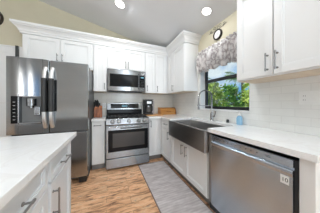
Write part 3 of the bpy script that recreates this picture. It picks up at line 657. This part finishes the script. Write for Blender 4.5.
# round frame at the left edge
rc = thing('round_wall_frame', 'dark round wall piece on beige wall, cut by left edge', 'wall decor', (-1.90, WY, 2.682))
m = MB(); m.lathe((-1.90, WY, 2.682), [(.138, 0), (.138, .02), (.145, .03), (.165, .03), (.175, .02), (.175, 0)], (0, -1, 0), 40); obj('rim', m, mat('dark_bronze', (.05, .04, .03), .4, .5), rc, smooth=True)
obj('face', MB().lathe((-1.90, WY, 2.682), [(.138, .0), (.138, .012)], (0, -1, 0), 40), WPLAS, rc)
# dark board on the fridge
m = MB(); m.box(-1.325, -1.295, 2.60, 2.64, 1.782, 2.075); m.box(-1.325, -1.14, 2.60, 2.64, 1.776, 1.782); tag(obj('upright_board', m, mat('dark_board', (.03, .032, .03), .5), None, .003), 'narrow dark board standing upright on the left end of the refrigerator top', 'board')

# ================================================================ ceiling downlights and unseen fill discs
def can(x, y):
    z_ = ceil_z(x); root = thing('ceiling_downlight', '', 'ceiling light', (x, y, z_), 'round recessed downlights')
    nrm = Vector((-.234, 0, -1)).normalized(); c = Vector((x, y, z_))
    obj('trim_ring', MB().lathe(c, [(.084, 0), (.084, .004), (.078, .006), (.072, .002), (.072, 0)], nrm, 28), WPLAS, root, smooth=True)
    obj('lens', MB().lathe(c, [(.073, -.001), (.073, .004), (0, .005)], nrm, 28), LAMP, root, smooth=True)
    return root
def ceiling_disk(x, y, e=1.0):
    z_ = ceil_z(x); d = bpy.data.lights.new('downlight_and_fill', 'AREA'); d.shape = 'DISK'; d.size = .14; d.energy = CAN_ENERGY * e; d.color = (.95, .975, 1)
    o = bpy.data.objects.new('downlight_and_fill', d); C.objects.link(o); o.location = (x, y, z_ - .03)
c0 = can(.166, 2.17); c0['label'] = 'round ceiling downlight over the range, left of the other'
kids = list(c0.children)
spots = [(.166, 2.17), (1.335, 1.47), (-1.2, .9), (.42, 1.3), (-.2, -1.6)]  # first two sit in fittings; the rest are added unseen fill
for i, (x, y) in enumerate(spots):
    ceiling_disk(x, y, (1.0, .3, 1, 1.8, 1)[i])
    if i == 1:
        r_ = c0.copy(); C.objects.link(r_); r_.location = (x, y, ceil_z(x)); r_.scale = (.84, .84, 1); r_['label'] = 'round ceiling downlight near the window wall, above the clock'
        for ch in kids: k = ch.copy(); C.objects.link(k); k.parent = r_

# ================================================================ garden outside the window
struct('ground', MB().box(1.8, 16, -6, 18, -.5, -.45), GRASS)
def frond(m, base, yaw, length, droop, up, wid):
    pts = []; d = Vector((math.cos(yaw), math.sin(yaw), 0))
    for k in range(15):
        t_ = k / 14; pts.append(base + d * length * t_ + Z * (up * t_ - droop * t_ * t_))
    m.tube(pts, [.012 * (1 - .8 * k / 14) for k in range(15)], 5)
    s = d.cross(Z)
    for k in range(1, 15):
        for sg in (-1, 1):
            for h in (0, .5):
                t_ = (k - h) / 14; i = min(int(t_ * 14), 13); p = pts[i].lerp(pts[i + 1], t_ * 14 - i); Lf = wid * math.sin(math.pi * min(.97, t_ * .85 + .12)) * random.uniform(.85, 1.1)
                tip = p + s * sg * Lf + d * Lf * .5 - Z * Lf * random.uniform(.15, .5); e_ = d * .022
                m.poly([p - e_, p + e_, p.lerp(tip, .5) + e_ * 1.2, tip, p.lerp(tip, .5) - e_ * 1.2], [(0, 1, 2, 3, 4)])
def palm(x, y, h, nf, lm, label, spread=1.3, z0_=-.45):
    root = thing('palm_tree', label, 'palm', (x, y, z0_), 'palms outside the window')
    m = MB(); m.tube([(x, y, z0_), (x + .03, y, z0_ + h * .5), (x + .02, y + .03, z0_ + h)], [.09, .07, .06], 10); obj('trunk', m, TRUNK, root, smooth=True)
    m = MB()
    for k in range(nf):
        frond(m, Vector((x + .02, y + .03, z0_ + h)), 2 * math.pi * k / nf + random.uniform(-.2, .2), spread * random.uniform(.8, 1.1), random.uniform(.5, 1.1) * spread, random.uniform(.2, 1.0) * spread, .32 * spread)
    obj('fronds', m, LEAF[lm], root)
def shrub(x, y, r, h, nl, lm, label, size=.12, z0_=-.45):
    root = thing('leafy_shrub', label, 'shrub', (x, y, z0_), 'shrubs outside the window')
    m = MB()
    for k in range(7): a = k * .9; m.tube([(x, y, z0_), (x + math.cos(a) * r * .3, y + math.sin(a) * r * .3, z0_ + h * .5), (x + math.cos(a) * r * .6, y + math.sin(a) * r * .6, z0_ + h * .85)], [.02, .013, .006], 5)
    obj('stems', m, TRUNK, root); m = MB()
    for k in range(nl):
        a = random.uniform(0, 2 * math.pi); q_ = random.random() ** .5 * r; zz = z0_ + random.uniform(.12, 1) * h; q_ *= math.sin(math.pi * min(1, (zz - z0_) / h * .8 + .15)) ** .5 if True else 1
        c = Vector((x + q_ * math.cos(a), y + q_ * math.sin(a), zz)); d = Vector((random.uniform(-1, 1), random.uniform(-1, 1), random.uniform(-.6, .8))).normalized(); s = d.orthogonal().normalized(); s.rotate(Matrix.Rotation(random.uniform(0, 6), 3, d)); z_ = size * random.uniform(.6, 1.3)
        m.poly([c, c + d * z_ * .5 + s * z_ * .22, c + d * z_, c + d * z_ * .5 - s * z_ * .22], [(0, 1, 2, 3)])
    obj('foliage', m, LEAF[lm], root)
palm(4.35, 2.35, 2.3, 13, 1, 'bright palm with arching fronds at the right, nearest palm behind the glass', .7)
palm(5.9, 7.4, 3.2, 15, 0, 'mid-green palm far behind at the left of the window', 1.0)
palm(7.2, 5.0, 3.1, 13, 0, 'green palm far behind at the middle of the window', 1.0)
shrub(3.0, 3.05, .42, 2.25, 2300, 1, 'lime-green leafy shrub at the left of the window, nearest the glass', .13)
shrub(4.3, 3.5, .5, 2.3, 2300, 0, 'dense green shrub filling the lower middle of the window', .14)
shrub(5.6, 3.5, .55, 2.2, 2000, 1, 'yellow-green shrub low at the right of the window', .15)
shrub(4.6, 5.3, .6, 2.6, 2200, 2, 'dark green shrub behind the lime shrub at the left of the window', .13)

for o in bpy.data.objects:
    if 'wl' in o: del o['wl']
